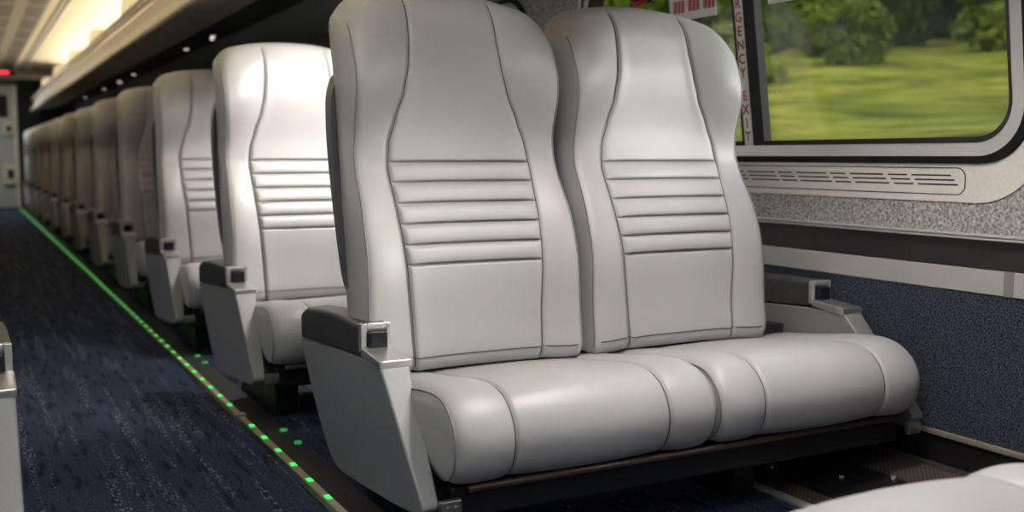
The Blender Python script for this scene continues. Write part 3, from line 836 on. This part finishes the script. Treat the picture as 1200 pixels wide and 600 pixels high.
emo = em.build('exit_strip', M['white']); tag(emo, 'white upright strip with red stacked lettering reading EMERGENCY EXIT between the window panes', 'sign')
z = .984
for ch in reversed('EMERGENCY EXIT'):
    if ch != ' ': text('lettering', ch, .045, M['red'], emo, wall_matrix(SPLIT + .0185, z, .0148))
    z += .045 if ch != ' ' else .031
def sticker(name, yl, yr, zb, zt, label, icons):
    b = slab(MB(), yr, yl, zb, zt, -.0118, -.0108).build(name, M['white']); tag(b, label, 'sticker')
    if icons:
        w = (yl - yr) / 3.2
        for k in range(3):
            ya = yl - .022 - k * (w + .004)
            p = slab(MB(), ya - w * .82, ya, zb + .028, zb + .070, -.0108, -.0104).build('pictogram', M['pink'], b)
            st = MB()
            for q in range(3):
                y1 = ya - .004 - q * w * .27
                st.add([wp(y1, zb + .028, -.0101), wp(y1 - w * .13, zb + .028, -.0101), wp(y1 - w * .26, zb + .070, -.0101), wp(y1 - w * .13, zb + .070, -.0101)], [(0, 1, 2, 3)])
            st.build('stripe', M['red'], p)
    else:
        for q in range(3):
            slab(MB(), yr + .03, yl - .03, zb + .018 + q * .022, zb + .025 + q * .022, -.0108, -.0104).build('printed_line', M['pink'], b)
    return b
sticker('window_sticker', 3.12, 2.86, 1.404, 1.53, 'white sticker with three red striped pictograms on the pane behind the right seat', True)
sticker('window_sticker', 2.60, 2.36, 1.405, 1.53, 'white sticker at the top of the large pane, beside the exit strip', False)
hd = empty('emergency_handle', wp(3.24, 1.50, .01), 'small red pull handle at the top of the window above the right seat', 'handle')
MB().tube([(-.02, .05, 0), (-.035, 0, -.02), (-.02, -.05, 0)], .010, 8).build('grip', M['red'], hd, smooth=True)
MB().box((-.02, -.07, -.015), (.0, .07, .02)).build('mount', M['rubber'], hd, bevel=.004)

# ------------------------------------------------------------------ outside: meadow bank, trees, shrubs
def gz(x, y):
    if x < 5: b = -1.4 + 2.35 * sstep(3.0, 5.0, x)
    else: b = .95 + (x - 5) * .089 + (y - 5) * .0815 * sstep(5, 14, x)
    return b + .16 * noise.noise(Vector((x * .35, y * .25, 0))) * min(1, max(0, (x - 5) / 4)) + .05 * noise.noise(Vector((x * 1.6, y * 1.3, 3))) * min(1, max(0, (x - 4) / 3))
g = MB(); NX, NY = 90, 110; XA, XB, YA, YB = 2.8, 75, -25, 85
for i in range(NX + 1):
    for j in range(NY + 1):
        t = (i / NX) ** 1.7; x = XA + (XB - XA) * t; y = YA + (YB - YA) * j / NY; g.v.append((x, y, gz(x, y)))
for i in range(NX):
    for j in range(NY):
        p = i * (NY + 1) + j; g.f.append((p, p + NY + 1, p + NY + 2, p + 1))
gm = g.build('ground', M['grass'], smooth=True); struct(gm)
g2 = MB().box((-60, -40, -1.5), (XL - .3, 80, -1.3)).build('ground', M['grass']); struct(g2)

def crown_mesh(seed, n, leaf, m):
    rnd = random.Random(seed); mb = MB()
    lobes = []
    for k in range(11):
        a = rnd.uniform(0, 6.28); r = rnd.uniform(.0, .55); lobes.append((r * math.cos(a), r * math.sin(a), -.62 + 1.2 * k / 10, rnd.uniform(.36, .52)))
    for k in range(n):
        lx, ly, lz, lr = rnd.choice(lobes)
        d = Vector((rnd.gauss(0, 1), rnd.gauss(0, 1), rnd.gauss(0, 1))).normalized() * lr * rnd.uniform(.75, 1.05)
        p = Vector((lx, ly, lz)) + d
        nrm = (d.normalized() + Vector((rnd.gauss(0, .5), rnd.gauss(0, .5), rnd.gauss(0, .5)))).normalized()
        t = nrm.orthogonal().normalized(); t = (Matrix.Rotation(rnd.uniform(0, 6.28), 3, nrm) @ t); b2 = nrm.cross(t); s = leaf * rnd.uniform(.6, 1.3)
        mb.add([p - t * s, p - b2 * s * .6, p + t * s, p + b2 * s * .6], [(0, 1, 2, 3)])
    me = mb.build('foliage', m); me_d = me.data; bpy.data.objects.remove(me); return me_d
CROWNS = {k: [crown_mesh(10 * i + j, 5200, .085, M[k]) for j in range(2)] for i, k in enumerate(('leaf_a', 'leaf_b', 'leaf_c'))}
def tree(x, y, hgt, w, k, label, name='tree', group='trees beyond the meadow'):
    z = gz(x, y)
    r = empty(name, (x, y, z - .1), label, name, group)
    f = bpy.data.objects.new('foliage', CROWNS[k][int(x * 7 + y) % 2]); COL.objects.link(f); f.parent = r
    f.location = (0, 0, hgt * .50); f.scale = (w, w, hgt * .52); f.rotation_euler = (0, 0, x * 3 + y)
    MB().tube([(0, 0, -.2), (.05, .05, hgt * .3), (0, .1, hgt * .62)], w * .045, 7).build('trunk', M['bark'], r, smooth=True)
TR = []
_r = random.Random(3)
for d, a0, n_t in ((36, 33.5, 6), (41, 35.5, 6), (46, 32.5, 7), (51.5, 34.5, 7)):
    for k in range(n_t):
        az = math.radians(a0) + k * 4.5 / d; dd = d + _r.uniform(-.4, .4)
        TR.append((dd * math.sin(az), dd * math.cos(az), _r.uniform(6.5, 8.5) if d < 38 else _r.uniform(9, 12), 2.3, ('leaf_b', 'leaf_a', 'leaf_b', 'leaf_a', 'leaf_c')[(k * 2 + int(d)) % 5]))
def uline(x, y):  # order seen from the camera
    return math.atan2(x, y)
NUM = ['first', 'second', 'third', 'fourth', 'fifth', 'sixth', 'seventh', 'eighth', 'ninth', 'tenth', 'eleventh', 'twelfth', 'thirteenth', 'fourteenth', 'fifteenth', 'sixteenth'] + [f'{q}th' for q in range(17, 31)]
for i, t in enumerate(sorted(TR, key=lambda t: uline(t[0], t[1]))):
    kind = {'leaf_a': 'mid green', 'leaf_b': 'dark green', 'leaf_c': 'light green'}[t[4]]
    tree(*t, f'{kind} tree beyond the meadow, {NUM[i]} from the left of the tree line')
SH = [(15, 14.5, 1.3, 1.0, 'leaf_a'), (20, 20, 1.6, 1.3, 'leaf_a'), (17, 20, 1.0, .9, 'leaf_c'), (22, 16.5, 1.9, 1.7, 'leaf_c'), (21, 25, 1.5, 1.6, 'leaf_a'), (18, 24.5, 1.2, 1.2, 'leaf_b'), (12, 14, .8, .7, 'leaf_c')]
for i, t in enumerate(sorted(SH, key=lambda t: uline(t[0], t[1]))):
    tree(*t, f'low round shrub in the meadow outside the window, {NUM[i]} from the left', 'shrub', 'shrubs in the meadow')
